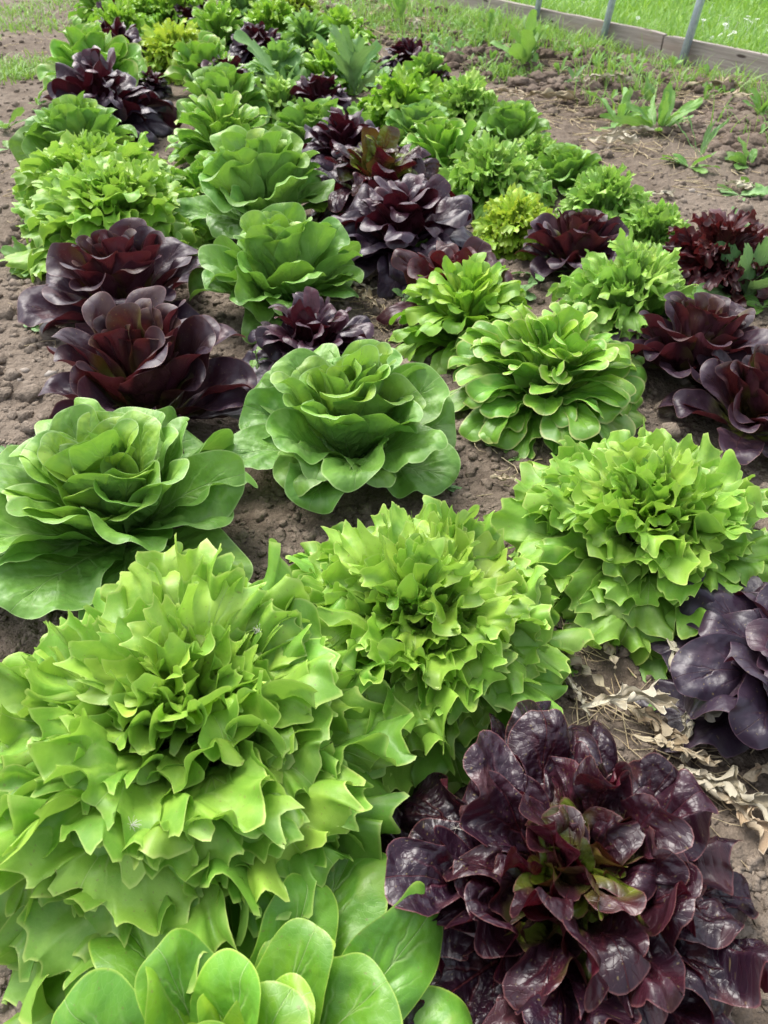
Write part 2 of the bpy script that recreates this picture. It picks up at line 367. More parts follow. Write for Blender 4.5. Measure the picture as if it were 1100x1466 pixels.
# each kind: number of leaves and the leaf's shape as it goes from the heart (a=0) to the outside (a=1); unit = plant radius
def dome(a, top=4, low=100):
    """elevation of a leaf's tip so that the tips cover a dome evenly"""
    c0, c1 = math.cos(R(top)), math.cos(R(low))
    return math.pi/2-math.acos(c0+(c1-c0)*a)
def k_frilly(a, r, Rd):
    el = dome(a**1.12, 3, 96)+r.gauss(0, .09)
    return dict(L=Rd*lerp(.92, 1.12, a)*(r.uniform(.80, 1.04) if a < .3 else 1), Wd=Rd*lerp(.34, .92, a**.8), e0=min(el+R(26), R(102)), e1=el-R(lerp(26, 62, a))+r.gauss(0, .28), bp=1.9,
                cup0=1.0, cup1=lerp(.5, -.35, a)+r.gauss(0, .3), pet=.28, tipk=.38, frill=.054, fn=2.9, fp=2.2, fr2=.056, fn2=5.2, tooth=.042, tn=12, notch=.07, puck=.032, roll=.0, quilt=.010, qn=7,
                widest=.90, twist=r.gauss(0, .28), side=r.gauss(0, .10), ns=130, nu=19)
def k_pale(a, r, Rd):
    d = k_frilly(a, r, Rd); d.update(Wd=Rd*lerp(.30, .60, a), frill=.065, fn=2.8, fr2=.04, fn2=6, tooth=.04, tn=11); return d
def k_butter(a, r, Rd):
    el = R(lerp(84, 10, a**1.05))+r.gauss(0, .10)
    return dict(L=Rd*lerp(.76, 1.06, a**.8), Wd=Rd*lerp(.38, .62, a**.7), e0=el+R(lerp(-4, 16, a)), e1=el+R(lerp(20, -28, a**1.3))+r.gauss(0, .22), bp=1.6,
                pk2=.010, quilt=.012, qn=8, cup0=lerp(1.3, 1.1, a), cup1=lerp(1.5, .6, a)+r.gauss(0, .35), pet=.42, tipk=.52, frill=.036, fn=2.0, fp=2.0, fr2=.012, fn2=4.6, puck=.018, roll=.045,
                widest=.68, twist=r.gauss(0, .45), side=r.gauss(0, .13), ns=60, nu=23)
def k_romaine(a, r, Rd):
    el = R(lerp(88, 22, a**.85))+r.gauss(0, .12)
    return dict(L=Rd*lerp(.58, 1.06, a**.8), Wd=Rd*lerp(.23, .41, a**.7), e0=el+R(14), e1=el-R(lerp(5, 30, a))+r.gauss(0, .14), bp=1.4,
                cup0=1.2, cup1=lerp(1.1, .6, a)+r.gauss(0, .35), pet=.42, tipk=.55, frill=.034, fn=1.4, fp=1.8, fr2=.006, fn2=4, puck=.018, pk2=.006, quilt=.010, roll=.05,
                widest=.76, twist=r.gauss(0, .6), side=r.gauss(0, .12), ns=64, nu=25)
def k_oak(a, r, Rd):
    el = dome(a, 3, 96)+r.gauss(0, .08)
    return dict(L=Rd*lerp(.84, 1.06, a), Wd=Rd*lerp(.20, .32, a), e0=min(el+R(20), R(100)), e1=el-R(lerp(14, 42, a))+r.gauss(0, .22), bp=1.7,
                cup0=1.1, cup1=lerp(1.2, .7, a)+r.gauss(0, .4), pet=.30, tipk=.46, frill=.050, fn=1.6, fp=2.0, fr2=.016, fn2=4, lobe=.08, ln=2.2, puck=.014, roll=.04, quilt=.008, qn=6,
                widest=.86, twist=r.gauss(0, .4), side=r.gauss(0, .10), ns=44, nu=17)
def k_redoak(a, r, Rd):
    el = R(lerp(84, 6, a**.8))+r.gauss(0, .12)
    return dict(L=Rd*lerp(.54, 1.06, a**.6), Wd=Rd*lerp(.23, .41, a**.6), e0=el+R(20), e1=el-R(lerp(0, 36, a))+r.gauss(0, .50), bp=1.6,
                cup0=1.0, cup1=lerp(.5, .1, a)+r.gauss(0, .35), pet=.34, tipk=.52, frill=.105, fn=2.2, fp=1.25, fr2=.022, fn2=5.0, lobe=.08, ln=2.2, quilt=.014, qn=6, puck=.036, pk2=.015, roll=.05,
                widest=.75, twist=r.gauss(0, .5), side=r.gauss(0, .12), ns=64, nu=25)
def k_redruf(a, r, Rd):
    el = dome(a, 3, 96)+r.gauss(0, .10)
    return dict(L=Rd*lerp(.80, 1.08, a), Wd=Rd*lerp(.32, .52, a), e0=min(el+R(24), R(100)), e1=el-R(lerp(25, 55, a))+r.gauss(0, .30), bp=1.7,
                cup0=1.0, cup1=lerp(.6, .1, a)+r.gauss(0, .3), pet=.32, tipk=.48, frill=.06, fn=1.6, fp=1.7, fr2=.012, fn2=4, lobe=.10, ln=2.2, puck=.016, roll=.05,
                widest=.80, twist=r.gauss(0, .45), side=r.gauss(0, .12), ns=44, nu=17)
def k_redflat(a, r, Rd):
    el = R(lerp(86, 8, a**.8))+r.gauss(0, .09)
    return dict(L=Rd*lerp(.60, 1.10, a), Wd=Rd*lerp(.34, .56, a), e0=el+R(24), e1=el-R(lerp(20, 60, a))+r.gauss(0, .25), bp=1.6,
                cup0=1.0, cup1=lerp(.6, -.1, a)+r.gauss(0, .2), pet=.36, tipk=.52, frill=.07, fn=1.8, fp=1.6, fr2=.016, fn2=5, lobe=.08, ln=2.2, puck=.020, pk2=.008, roll=.04,
                widest=.75, twist=r.gauss(0, .35), side=r.gauss(0, .09), ns=56, nu=23)
def k_curly(a, r, Rd):
    el = dome(a, 3, 98)+r.gauss(0, .08)
    return dict(L=Rd*lerp(.86, 1.05, a), Wd=Rd*lerp(.30, .44, a), e0=min(el+R(20), R(100)), e1=el-R(45)+r.gauss(0, .25), bp=1.7,
                cup0=.8, cup1=.2, pet=.3, tipk=.46, frill=.05, fn=2.5, fp=1.8, fr2=.06, fn2=7, tooth=.05, tn=10, puck=.014, roll=.02, widest=.82, twist=r.gauss(0, .45), side=r.gauss(0, .12), ns=70, nu=13)
def k_redbutter(a, r, Rd):
    el = R(lerp(85, 8, a**.98))+r.gauss(0, .11)
    return dict(L=Rd*lerp(.74, 1.06, a), Wd=Rd*lerp(.34, .54, a**.7), e0=el+R(lerp(-4, 10, a)), e1=el+R(lerp(20, -14, a))+r.gauss(0, .20), bp=1.5,
                pk2=.009, quilt=.008, cup0=lerp(1.3, 1.1, a), cup1=lerp(1.5, 1.0, a)+r.gauss(0, .3), pet=.42, tipk=.50, frill=.026, fn=1.6, fp=2.2, fr2=.006, fn2=5, puck=.020, roll=.05,
                widest=.66, twist=r.gauss(0, .40), side=r.gauss(0, .11), ns=60, nu=23)

KIND = {  # name, builder, leaves, material, category words, height scale
    'frilly': ('frilly_lettuce', k_frilly, 84, 'lime'), 'pale': ('curled_lettuce', k_pale, 66, 'pale'),
    'butter': ('butterhead_lettuce', k_butter, 52, 'butter'), 'lbutter': ('butterhead_lettuce', k_butter, 42, 'oak'),
    'romaine': ('romaine_lettuce', k_romaine, 24, 'romaine'),
    'oak': ('oakleaf_lettuce', k_oak, 96, 'oak'), 'curly': ('curly_lettuce', k_curly, 76, 'curly'), 'yellow': ('curly_lettuce', k_curly, 76, 'yellow'),
    'redbutter': ('red_butterhead_lettuce', k_redbutter, 50, 'red'), 'redoak': ('red_oakleaf_lettuce', k_redoak, 60, 'redoak'),
    'redruf': ('red_oakleaf_lettuce', k_redruf, 62, 'redflat'), 'redflat': ('red_romaine_lettuce', k_redflat, 40, 'redflat'),
    'redtall': ('red_romaine_lettuce', k_romaine, 26, 'lollored'),
    'lollored': ('red_curly_lettuce', k_curly, 70, 'lollored')}
GROUP = {'frilly_lettuce': 'lime green frilly lettuces', 'curled_lettuce': 'pale green curled lettuces', 'butterhead_lettuce': 'green butterhead lettuces',
         'romaine_lettuce': None, 'oakleaf_lettuce': 'green oakleaf lettuces', 'curly_lettuce': 'green curly lettuces', 'red_butterhead_lettuce': 'dark red butterhead lettuces',
         'red_oakleaf_lettuce': 'dark red ruffled lettuces', 'red_romaine_lettuce': 'dark red romaine lettuces', 'red_curly_lettuce': 'red curly lettuces'}

PLANTS = []
def lettuce(px, py, w, kind, label, seed=None, zk=.22, n=None, sz=1.0, tilt=None, mat=None, op={}):
    name, fn, N, mt = KIND[kind]; N = n or N; mt = mat or mt
    if w < 240: w *= 1.21 if kind in ('frilly', 'pale', 'curly', 'yellow', 'oak', 'redruf', 'lollored') else 1.14; sz *= 1.22
    seed = seed if seed is not None else int(px*7+py*13)
    r = random.Random(seed); rng = np.random.RandomState(seed % 99991)
    x, y, d = at(px, py, .08)
    for _ in range(3):
        D = w*d/FPX; x, y, d = at(px, py, zk*D*sz)
    Rd = D/2*.97
    split = w >= 100
    res = 1.0 if w >= 280 else .82 if w >= 180 else .66 if w >= 120 else .5
    fine = w < 280 and kind in ('frilly', 'pale', 'curly', 'yellow', 'oak', 'redruf', 'lollored')
    if fine: N = int(N*1.22)
    z = float(gh(x, y))
    root_loc = (x, y, z-.004)
    leaves = []
    for i in range(N):
        a = (i+.5)/N
        p = fn(a, r, Rd); p.update(op)
        p['L'] *= r.uniform(.88, 1.08); p['Wd'] *= r.uniform(.85, 1.15)
        p['e1'] += r.gauss(0, .06)
        if fine: p['Wd'] *= .80; p['L'] *= r.uniform(.92, 1.0)
        if sz != 1: pass
        lf = leaf(rng, az=i*GA+r.gauss(0, .2), age=a, res=res, r0=Rd*.03+Rd*.05*a, z0=lerp(.16, .05, a)*Rd, **p)
        lf[0][:, 2] *= sz
        leaves.append(lf)
    rz = r.uniform(0, 6.28)
    heart_n = max(int(N*.16), N-98)
    if split:
        o = empty(name, root_loc, rz)
        V, F, at_ = join(leaves[:heart_n]); mesh('heart', V, F, M[mt], o, at_)
        for lf in leaves[heart_n:]:
            V, F, at_ = join([lf]); mesh('leaf', V, F, M[mt], o, at_)
    else:
        V, F, at_ = join(leaves); o = mesh(name, V, F, M[mt], None, at_, loc=root_loc); o.rotation_euler = (0, 0, rz)
    if tilt: o.rotation_euler = (tilt[0], tilt[1], rz)
    tag(o, label, 'lettuce', GROUP[name])
    PLANTS.append((x, y, Rd))
    return o

#LETTUCES
L_ = lettuce
# foreground
L_(268, 1040, 625, 'frilly', 'huge lime green frilly lettuce filling the lower left of the bed', n=126, sz=1.12, op=dict(puck=.036))
L_(598, 888, 430, 'frilly', 'domed lime frilly lettuce in the middle, just above the maroon lettuce', n=112, sz=1.14)
L_(932, 745, 375, 'frilly', 'lime frilly lettuce on the right behind the slate purple lettuce, soil to its left', sz=1.12, n=100)
L_(335, 1585, 840, 'romaine', 'smooth glossy green romaine lettuce cut off by the bottom edge', n=46, seed=22395)
L_(822, 1262, 610, 'redoak', 'big glossy maroon lettuce with yellow green heart at lower right', n=84, sz=1.04)
L_(1178, 955, 480, 'redflat', 'slate purple lettuce at the right edge beside a long withered leaf', sz=1.1, n=62)
L_(162, 722, 425, 'butter', 'large green butterhead at the left edge above the huge frilly lettuce', sz=1.0)
L_(500, 604, 335, 'butter', 'round green butterhead in the middle with wide flat outer leaves', sz=1.1)
L_(202, 540, 328, 'redbutter', 'dark purple butterhead nearest of the left row, right behind the green butterhead', sz=1.25)
L_(172, 400, 255, 'redbutter', 'dark purple butterhead in the left row in front of the frilly lettuces', sz=1.2)
L_(447, 492, 190, 'redruf', 'small dark ruffled lettuce half hidden behind the middle butterhead')
L_(405, 390, 222, 'butter', 'green butterhead beside the small dark ruffled lettuce, second row')
L_(785, 532, 298, 'oak', 'large green lettuce with rounded pale rimmed leaves right of the middle', n=125)
L_(672, 440, 190, 'oak', 'smaller rounded leaf green lettuce tucked behind the pale rimmed one', mat='curly')
L_(650, 402, 180, 'redtall', 'spiky maroon lettuce with long upright leaves behind the rounded leaf lettuces')
L_(617, 368, 85, 'butter', 'little pale green lettuce peeping out behind the spiky maroon lettuce')
L_(903, 415, 190, 'pale', 'pale green curled lettuce between the two dark lettuces on the right')
L_(1000, 490, 205, 'redbutter', 'dark maroon butterhead behind the one cut by the right edge')
L_(1090, 570, 210, 'redbutter', 'dark maroon butterhead cut off by the right edge above the frilly lettuce')
L_(1035, 355, 165, 'lollored', 'spiky red curly lettuce at the right edge behind the thistle weed')
L_(828, 348, 145, 'redbutter', 'lone dark maroon butterhead near the yellow curly lettuce')
L_(738, 312, 118, 'yellow', 'yellow green curly lettuce left of the lone maroon butterhead')
# left row
L_(163, 298, 228, 'frilly', 'nearer of the two frilly lettuces in the left row', sz=.78)
L_(140, 254, 205, 'frilly', 'farther of the two frilly lettuces in the left row', sz=.75)
L_(112, 195, 150, 'butter', 'green butterhead between the frilly lettuces and the dark ruffled one, left row')
L_(145, 137, 165, 'redruf', 'dark ruffled lettuce with wide slate leaves in front of the lime one, left row')
L_(215, 120, 55, 'redruf', 'small dark red lettuce squeezed beside the dark ruffled one, left row')
L_(137, 97, 140, 'lbutter', 'lime green lettuce showing as a rim behind the dark ruffled one, left row')
L_(165, 66, 115, 'redruf', 'dark ruffled lettuce behind the lime rim, left row')
L_(205, 80, 60, 'redflat', 'dark lettuce at the right foot of the left row, far away', n=26)
L_(170, 40, 95, 'curly', 'green curly lettuce between the two far dark ones, left row')
L_(160, 27, 65, 'redruf', 'farthest large dark lettuce of the left row')
L_(150, 8, 90, 'oak', 'green lettuce at the top end of the left row')
L_(195, 20, 75, 'curly', 'curly green lettuce right of the farthest dark one, left row')
# second row
L_(375, 272, 205, 'butter', 'green butterhead behind the one nearest the dark ruffled lettuce, second row')
L_(298, 265, 100, 'lbutter', 'lime lettuce wedged at the left side of a green butterhead, second row')
L_(322, 194, 145, 'oak', 'compact lime lettuce of small round leaves, second row')
L_(322, 147, 125, 'butter', 'far green butterhead behind the compact lime lettuce, second row')
L_(322, 113, 90, 'redruf', 'dark maroon lettuce behind the far butterhead, second row')
L_(298, 98, 112, 'lbutter', 'lime lettuce half covered by the maroon one, second row')
L_(283, 76, 72, 'redruf', 'dark lettuce between lime lettuces, second row')
L_(248, 68, 108, 'yellow', 'bright lime curly lettuce far in the second row')
L_(267, 30, 58, 'redruf', 'small dark lettuce behind the bright lime curly one')
L_(250, 14, 90, 'curly', 'lime curly lettuce at the far end of the second row')
L_(290, 8, 36, 'redruf', 'tiny dark red lettuce at the top edge, second row')
L_(315, 38, 90, 'oak', 'green lettuce left of the slate dark one, far away')
L_(345, 12, 80, 'oak', 'green lettuce at the top edge above the slate dark one', mat='weed')
# third row
L_(578, 320, 205, 'redruf', 'nearest and largest of the dark ruffled clump in the centre')
L_(542, 262, 190, 'redruf', 'middle plant of the dark ruffled clump in the centre', mat='redoak')
L_(495, 212, 140, 'redruf', 'farthest plant of the dark ruffled clump in the centre')
L_(452, 186, 115, 'butter', 'green butterhead at the far end of the dark ruffled clump')
L_(457, 140, 100, 'redruf', 'dark maroon lettuce behind the butterhead, next to the tall weed')
L_(368, 62, 85, 'redruf', 'slate dark lettuce beside reddish leaves, far middle')
L_(347, 50, 45, 'lollored', 'small reddish pink lettuce left of the slate dark one')
L_(400, 145, 90, 'oak', 'green lettuce under the grey green weed, far middle', mat='pale')
L_(400, 98, 100, 'oak', 'bushy green lettuce behind the grey green weed, far middle', mat='weed')
L_(470, 100, 90, 'oak', 'mid green lettuce behind the far maroon one', mat='curly')
L_(500, 78, 90, 'oak', 'green lettuce left of the lone far maroon lettuce')
L_(440, 48, 90, 'oak', 'light green leafy lettuce in the far middle', mat='weed')
L_(390, 28, 85, 'curly', 'curly green lettuce near the top edge in the far middle')
L_(490, 42, 80, 'oak', 'far green lettuce left of the bare soil, near the top', mat='curly')
L_(432, 18, 42, 'redruf', 'tiny dark lettuce near the top edge, far middle')
L_(362, 12, 60, 'lollored', 'faint reddish lettuce at the top edge')
L_(420, 5, 70, 'curly', 'yellowish green lettuce cut by the top edge', mat='yellow')
# fourth row and right
L_(582, 80, 72, 'redruf', 'lone maroon lettuce at the far right of the bed')
L_(612, 100, 65, 'lbutter', 'small lime lettuce in front of the lone far maroon one')
L_(630, 112, 38, 'redruf', 'tiny dark red lettuce beside the small lime one')
L_(577, 152, 130, 'curly', 'large bright green curly lettuce behind the centre dark clump')
L_(665, 150, 112, 'curly', 'bright green curly lettuce right of the largest curly one', mat='pale')
L_(735, 192, 108, 'butter', 'dark green butterhead at the edge of the path, fourth row')
L_(600, 188, 105, 'butter', 'green butterhead half hidden in front of the largest curly lettuce', mat='weed')
L_(632, 216, 125, 'lbutter', 'lime round leaf lettuce right of the centre dark clump')
L_(703, 252, 130, 'pale', 'pale curled lettuce behind the yellow green curly one', seed=5)
L_(735, 258, 100, 'pale', 'pale curled lettuce touching the twin right of the lime round leaf one')
L_(768, 222, 75, 'pale', 'small pale curled lettuce between two dark green butterheads')
L_(810, 246, 98, 'butter', 'dark green butterhead behind the bright curled lettuces by the path')
L_(868, 280, 118, 'pale', 'bright curled lettuce by the path, left of its twin')
L_(938, 322, 108, 'pale', 'bright curled lettuce by the path, nearer the red curly one')

# ------------------------------------------------------------------ edging boards and posts
def box_bm(L, T, Hh, warp=0, seed=0):
    nx, nz, ny = 60, 5, 3
    rs = np.random.RandomState(seed)
    bm = bmesh.new()
    bmesh.ops.create_cube(bm, size=1)
    bmesh.ops.bevel(bm, geom=bm.edges[:], offset=.03, segments=1, affect='EDGES')
    for v in bm.verts: v.co = (v.co.x*L, v.co.y*T, v.co.z*Hh)
    cuts = [e for e in bm.edges if abs(e.verts[0].co.x-e.verts[1].co.x) > L*.5]
    bmesh.ops.subdivide_edges(bm, edges=cuts, cuts=40, use_grid_fill=True)
    for v in bm.verts:
        x = v.co.x
        v.co.z += warp*(float(vnoise(np.array(x*1.7+seed), np.array(seed+.5)))+.5*float(vnoise(np.array(x*9+seed), np.array(v.co.z*3+.5))))
        v.co.y += warp*.6*float(vnoise(np.array(x*2.1+seed+9), np.array(v.co.z*6)))
    return bm
import bmesh
from mathutils import Vector
def along(k, off=0.0): return A0+BD*k+BN*off
ANG = math.atan2(BD[1], BD[0])
def k_of(px):                                             # where the foot line passes the picture column px
    lo, hi = -3.0, 6.0
    for _ in range(40):
        m = (lo+hi)/2; p = along(m); q = CX+FPX*p[0]/(p[1]*math.cos(PITCH)+H*math.sin(PITCH))
        if q > px: lo = m
        else: hi = m
    return lo
kj = k_of(943)
def board(k0, k1, hgt, label, seed, off=0.0):
    bm = box_bm(k1-k0, .032, hgt+.05, .012, seed)
    me = bpy.data.meshes.new('edging_board'); bm.to_mesh(me); bm.free(); me.materials.append(M['wood'])
    o = bpy.data.objects.new('edging_board', me); COL.objects.link(o)
    p = along((k0+k1)/2, .016+off); o.location = (p[0], p[1], (hgt-.05)/2+.005); o.rotation_euler = (0, R(.3), ANG)
    tag(o, label, 'board', 'weathered boards along the lawn')
board(k_of(1290), kj-.006, .112, 'weathered grey board right of the joint, standing on edge behind the nearest post', 3)
board(kj+.006, k_of(560), .108, 'weathered grey board left of the joint, running behind the two farther posts', 8, .004)

def tube(P, rad, n=8, cap=True):
    P = np.array(P, float); m = len(P); rad = np.broadcast_to(rad, (m,))
    T = np.gradient(P, axis=0); T /= np.linalg.norm(T, axis=1)[:, None]+1e-9
    ref = np.array([0, 0, 1.]) if abs(T[0][2]) < .8 else np.array([1., 0, 0])
    A = np.cross(T, ref); A /= np.linalg.norm(A, axis=1)[:, None]+1e-9; B = np.cross(T, A)
    th = np.arange(n)*2*np.pi/n
    V = P[:, None]+rad[:, None, None]*(np.cos(th)[None, :, None]*A[:, None]+np.sin(th)[None, :, None]*B[:, None])
    V = V.reshape(-1, 3)
    i = np.arange(m-1)[:, None]*n; j = np.arange(n)[None]
    F = np.stack([i+j, i+(j+1) % n, i+n+(j+1) % n, i+n+j], -1).reshape(-1, 4)
    return V, F
for px, lab in ((980, 'blue grey metal post nearest the right edge, leaning against the board'), (866, 'middle blue grey metal post in front of the far board'), (769, 'farthest blue grey metal post by the board')):
    k = k_of(px); p = along(k, -.028)
    o = empty('metal_post', (p[0], p[1], 0)); tag(o, lab, 'post', 'metal posts along the board')
    # angle profile: two flanges
    lean = np.array([.10, 0.02])
    def bar(w, t_, ox, oy, name, h=.75):
        V = []
        for z in (-.03, h):
            for a, b in ((-1, -1), (1, -1), (1, 1), (-1, 1)):
                l = (a*w/2+ox)*BD + (b*t_/2+oy)*BN
                V.append((l[0]+lean[0]*z, l[1]+lean[1]*z, z))
        F = [(0, 1, 5, 4), (1, 2, 6, 5), (2, 3, 7, 6), (3, 0, 4, 7), (4, 5, 6, 7), (3, 2, 1, 0)]
        mesh(name, np.array(V), np.array(F), M['post'], o, smooth=False)
    bar(.048, .004, 0, 0, 'front_flange'); bar(.004, .022, -.0222, -.0135, 'side_flange')

# ------------------------------------------------------------------ soil crumbs
def ico(sub):
    bm = bmesh.new(); bmesh.ops.create_icosphere(bm, subdivisions=sub, radius=1)
    V = np.array([v.co[:] for v in bm.verts]); F = np.array([[v.index for v in f.verts] for f in bm.faces]); bm.free()
    return V, F
def clods(name, n, smin, smax, sub, ydist, seed, region=None, mat='clod', power=3.2, flat=.7, flatshade=True):
    rs = np.random.RandomState(seed); V0, F0 = ico(sub)
    X, Y = [], []
    while len(X) < n:
        px = rs.uniform(-60, 1160); py = rs.uniform(ydist[0], ydist[1])
        x, y, d = at(px, py, 0)
        if region and not region(x, y, rs): continue
        if any((x-a)**2+(y-b)**2 < (c*.62)**2 for a, b, c in PLANTS): continue
        X.append(x); Y.append(y)
    X, Y = np.array(X), np.array(Y)
    sz = smin+(smax-smin)*rs.rand(n)**power*1.0
    sz = sz*np.clip(Y/1.0, .75, 1.6)
    A = rs.uniform(0, 6.28, n); sc = rs.uniform(.65, 1.25, (n, 3)); sc[:, 2] *= flat
    nz = 1+.75*(rs.rand(n, len(V0))-.5)
    if sub > 2:
        q = V0[None]*1.6+rs.uniform(0, 99, (n, 1, 1))
        nz = 1+.75*vnoise(q[..., 0]+q[..., 2], q[..., 1]-q[..., 2]*.7)+.5*vnoise(q[..., 0]*3-q[..., 2]*2, q[..., 1]*3+q[..., 2]*2)+.22*vnoise(q[..., 0]*8+q[..., 2]*7, q[..., 1]*8)
    P = V0[None]*nz[..., None]*sc[:, None]*sz[:, None, None]
    ca, sa = np.cos(A)[:, None], np.sin(A)[:, None]
    P = np.stack([P[..., 0]*ca-P[..., 1]*sa+X[:, None], P[..., 0]*sa+P[..., 1]*ca+Y[:, None], P[..., 2]+(gh(X, Y)+sz*.15+.003)[:, None]], -1)
    F = (F0[None]+np.arange(n)[:, None, None]*len(V0)).reshape(-1, 3)
    return tag(mesh(name, P.reshape(-1, 3), F, M[mat], smooth=False), 'loose crumbs of grey brown soil between the lettuces', 'soil crumbs', kind='stuff')
clods('soil_crumbs', 24000, .0010, .0095, 1, (-10, 1480), 4)
clods('soil_lumps', 2600, .004, .017, 2, (150, 1480), 14, power=2.2, flat=.8)['label'] = 'small broken lumps of dry soil in the furrows'
clods('soil_clods', 1100, .006, .027, 3, (0, 330), 6, lambda x, y, rs: -1.05 < board_dist(x, y) < -.16 and rs.rand() < .9, power=3, mat='darkclod')['label'] = 'coarse dug clods of soil in the strip beside the boards'
clods('white_pebbles', 60, .004, .010, 1, (200, 620), 9, lambda x, y, rs: board_dist(x, y) > -1.8 or x < -.5, mat='stone')['label'] = 'small pale pebbles scattered on the bare soil'

# ------------------------------------------------------------------ grass (nobody could count it)
def blades(name, label, X, Y, hgt, wid, seed, lean=.6, mat='grass', zoff=0.0):
    rs = np.random.RandomState(seed); n = len(X); k = 5
    az = rs.uniform(0, 6.28, n); ln = rs.rand(n)*lean+.08
    h = hgt*(.5+rs.rand(n)); w = wid*(.6+.8*rs.rand(n))
    t = np.linspace(0, 1, k)[None]
    r = (ln[:, None]*t**2)*h[:, None]*1.2; z = h[:, None]*(t-.28*ln[:, None]*t**2)
    half = w[:, None]*.5*(1-t**1.8)+.0004
    cx = X[:, None]+r*np.cos(az)[:, None]; cy = Y[:, None]+r*np.sin(az)[:, None]
    fa = az+np.pi/2+rs.uniform(-.7, .7, n)
    lx, ly = np.cos(fa)[:, None]*half, np.sin(fa)[:, None]*half
    zz = z+(gh(X, Y)+zoff)[:, None]
    V = np.stack([np.stack([cx-lx, cy-ly, zz], -1), np.stack([cx+lx, cy+ly, zz], -1)], 2).reshape(-1, 3)
    b = (np.arange(n)*k*2)[:, None, None]; j = (np.arange(k-1)*2)[None, :, None]
    F = (b+j+np.array([0, 1, 3, 2])[None, None]).reshape(-1, 4)
    la = np.zeros((n, k, 2, 3)); la[..., 0] = np.array([-1, 1])*.8; la[..., 1] = t[..., None]; la[..., 2] = rs.rand(n)[:, None, None]
    lc = np.zeros((n, k, 2, 3)); lc[..., 0] = .01; lc[..., 1] = t[..., None]*.1; lc[..., 2] = (rs.rand(n)*9)[:, None, None]
    return tag(mesh(name, V, F, M[mat], None, {'la': la.reshape(-1, 3), 'lc': lc.reshape(-1, 3)}), label, 'grass', kind='stuff')
rs = np.random.RandomState(3)
n = 21000; d = -(rs.rand(n)**1.4)*1.0; k = rs.uniform(-1.2, 7.5, n)
P = A0[None]+k[:, None]*BD+d[:, None]*BN
keep = (vnoise(P[:, 0]*3.1, P[:, 1]*3.1)+.5 > rs.rand(n)*.9) & ((d > -.38) | (vnoise(P[:, 0]*5+3, P[:, 1]*5) > .05))
P = P[keep]; hh = np.where((board_dist(P[:, 0], P[:, 1]) > -.14), .045, .095)
blades('weedy_grass', 'patchy weedy grass growing in the soil in front of the boards', P[:, 0], P[:, 1], hh, .0048, 5, .9)
n = 90000; d = .05+rs.rand(n)**1.5*7; k = rs.uniform(-3.5, 9, n)
P = A0[None]+k[:, None]*BD+d[:, None]*BN
blades('lawn_grass', 'bright green lawn grass behind the boards', P[:, 0], P[:, 1], .085, .007, 6, .8, zoff=.02)
n = 3000; q = rs.rand(n)                                     # patches on the bare soil at the left, top and far end
sp = [(45, 40, .16), (60, 95, .10), (25, 110, .09), (190, 15, .12), (100, 5, .2), (620, 60, .16), (660, 35, .2), (560, 5, .25), (720, 110, .07), (800, 60, .2), (20, 20, .15)]
c = np.array([at(a, b, 0)[:2]+(s,) for a, b, s in sp]); w = rs.randint(0, len(c), n)
P = c[w][:, :2]+rs.normal(size=(n, 2))*c[w][:, 2:]
blades('path_grass', 'thin patches of grass and seedlings on the bare soil', P[:, 0], P[:, 1], .045, .006, 7, 1.2)

# ------------------------------------------------------------------ weeds
def weed(px, py, w, label, name='weed', n=8, wr=.28, el=(80, 20), mat='weed', bend=40, tooth=.05, tn=6, lobe=0, hgt=1.0, stalk=0, pet=.25, leafmm=None, seed=None, cat='weed', cup=.5, group=None):
    x, y, dd = at(px, py, 0.0); seed = seed or int(px*3+py*5)
    r = random.Random(seed); rng = np.random.RandomState(seed)
    Rd = w*dd/FPX/2; z = float(gh(x, y)); parts = []; stems = []
    for i in range(n):
        a = (i+.5)/n; e = R(lerp(el[0], el[1], a))+r.gauss(0, .28)
        az = i*GA+r.gauss(0, .8); L = Rd*hgt*r.uniform(.5, 1.2)
        if stalk:                                            # leaves spaced up a thin stem
            hz = stalk*Rd*(1-a*.75); L = Rd*r.uniform(.5, .8); z0 = hz; e = R(20)+r.gauss(0, .25)
        else: z0 = 0.004
        parts.append(leaf(rng, az=az, L=L, Wd=L*wr*r.uniform(.8, 1.2), e0=e, e1=e-R(bend)*r.uniform(.6, 1.4), bp=1.3, cup0=cup, cup1=cup*.5, pet=pet, tipk=.8,
                          tooth=tooth*.45, tn=tn, lobe=lobe, ln=3, frill=.02, fn=3, puck=.02, twist=r.gauss(0, .7), side=r.gauss(0, .22), r0=.002, z0=z0, age=a, res=1, ns=30, nu=9, widest=.5))
    if w >= 45 or stalk:
        o = empty(name, (x, y, z))
        for lf in parts:
            V, F, A_ = join([lf]); mesh('leaf', V, F, M[mat], o, A_)
        if stalk:
            V, F = tube([(0, 0, -.01), (.1*Rd, 0, stalk*Rd*.5), (0.02*Rd, .05*Rd, stalk*Rd)], Rd*.035, 6); mesh('stem', V, F, M['stem'], o)
    else:
        V, F, A_ = join(parts); o = mesh(name, V, F, M[mat], None, A_, loc=(x, y, z))
    return tag(o, label, cat, group)
weed(947, 1008, 52, 'tiny bright green seedling beside the long withered leaf', 'seedling', n=9, wr=.62, el=(60, 15), tooth=.12, tn=3, pet=.15, cat='seedling')
weed(372, 560, 60, 'thin upright weed with pale little leaves left of the middle butterhead', 'chickweed', n=9, wr=.45, stalk=2.0, pet=.1)
weed(352, 598, 46, 'low weed between the purple butterhead and the middle butterhead', n=8, wr=.4, el=(55, 20), mat='bluegreen')
weed(775, 632, 44, 'tiny grey green clover like weed in front of the pale rimmed lettuce', n=9, wr=.7, el=(60, 20), mat='bluegreen', pet=.15, stalk=.9)
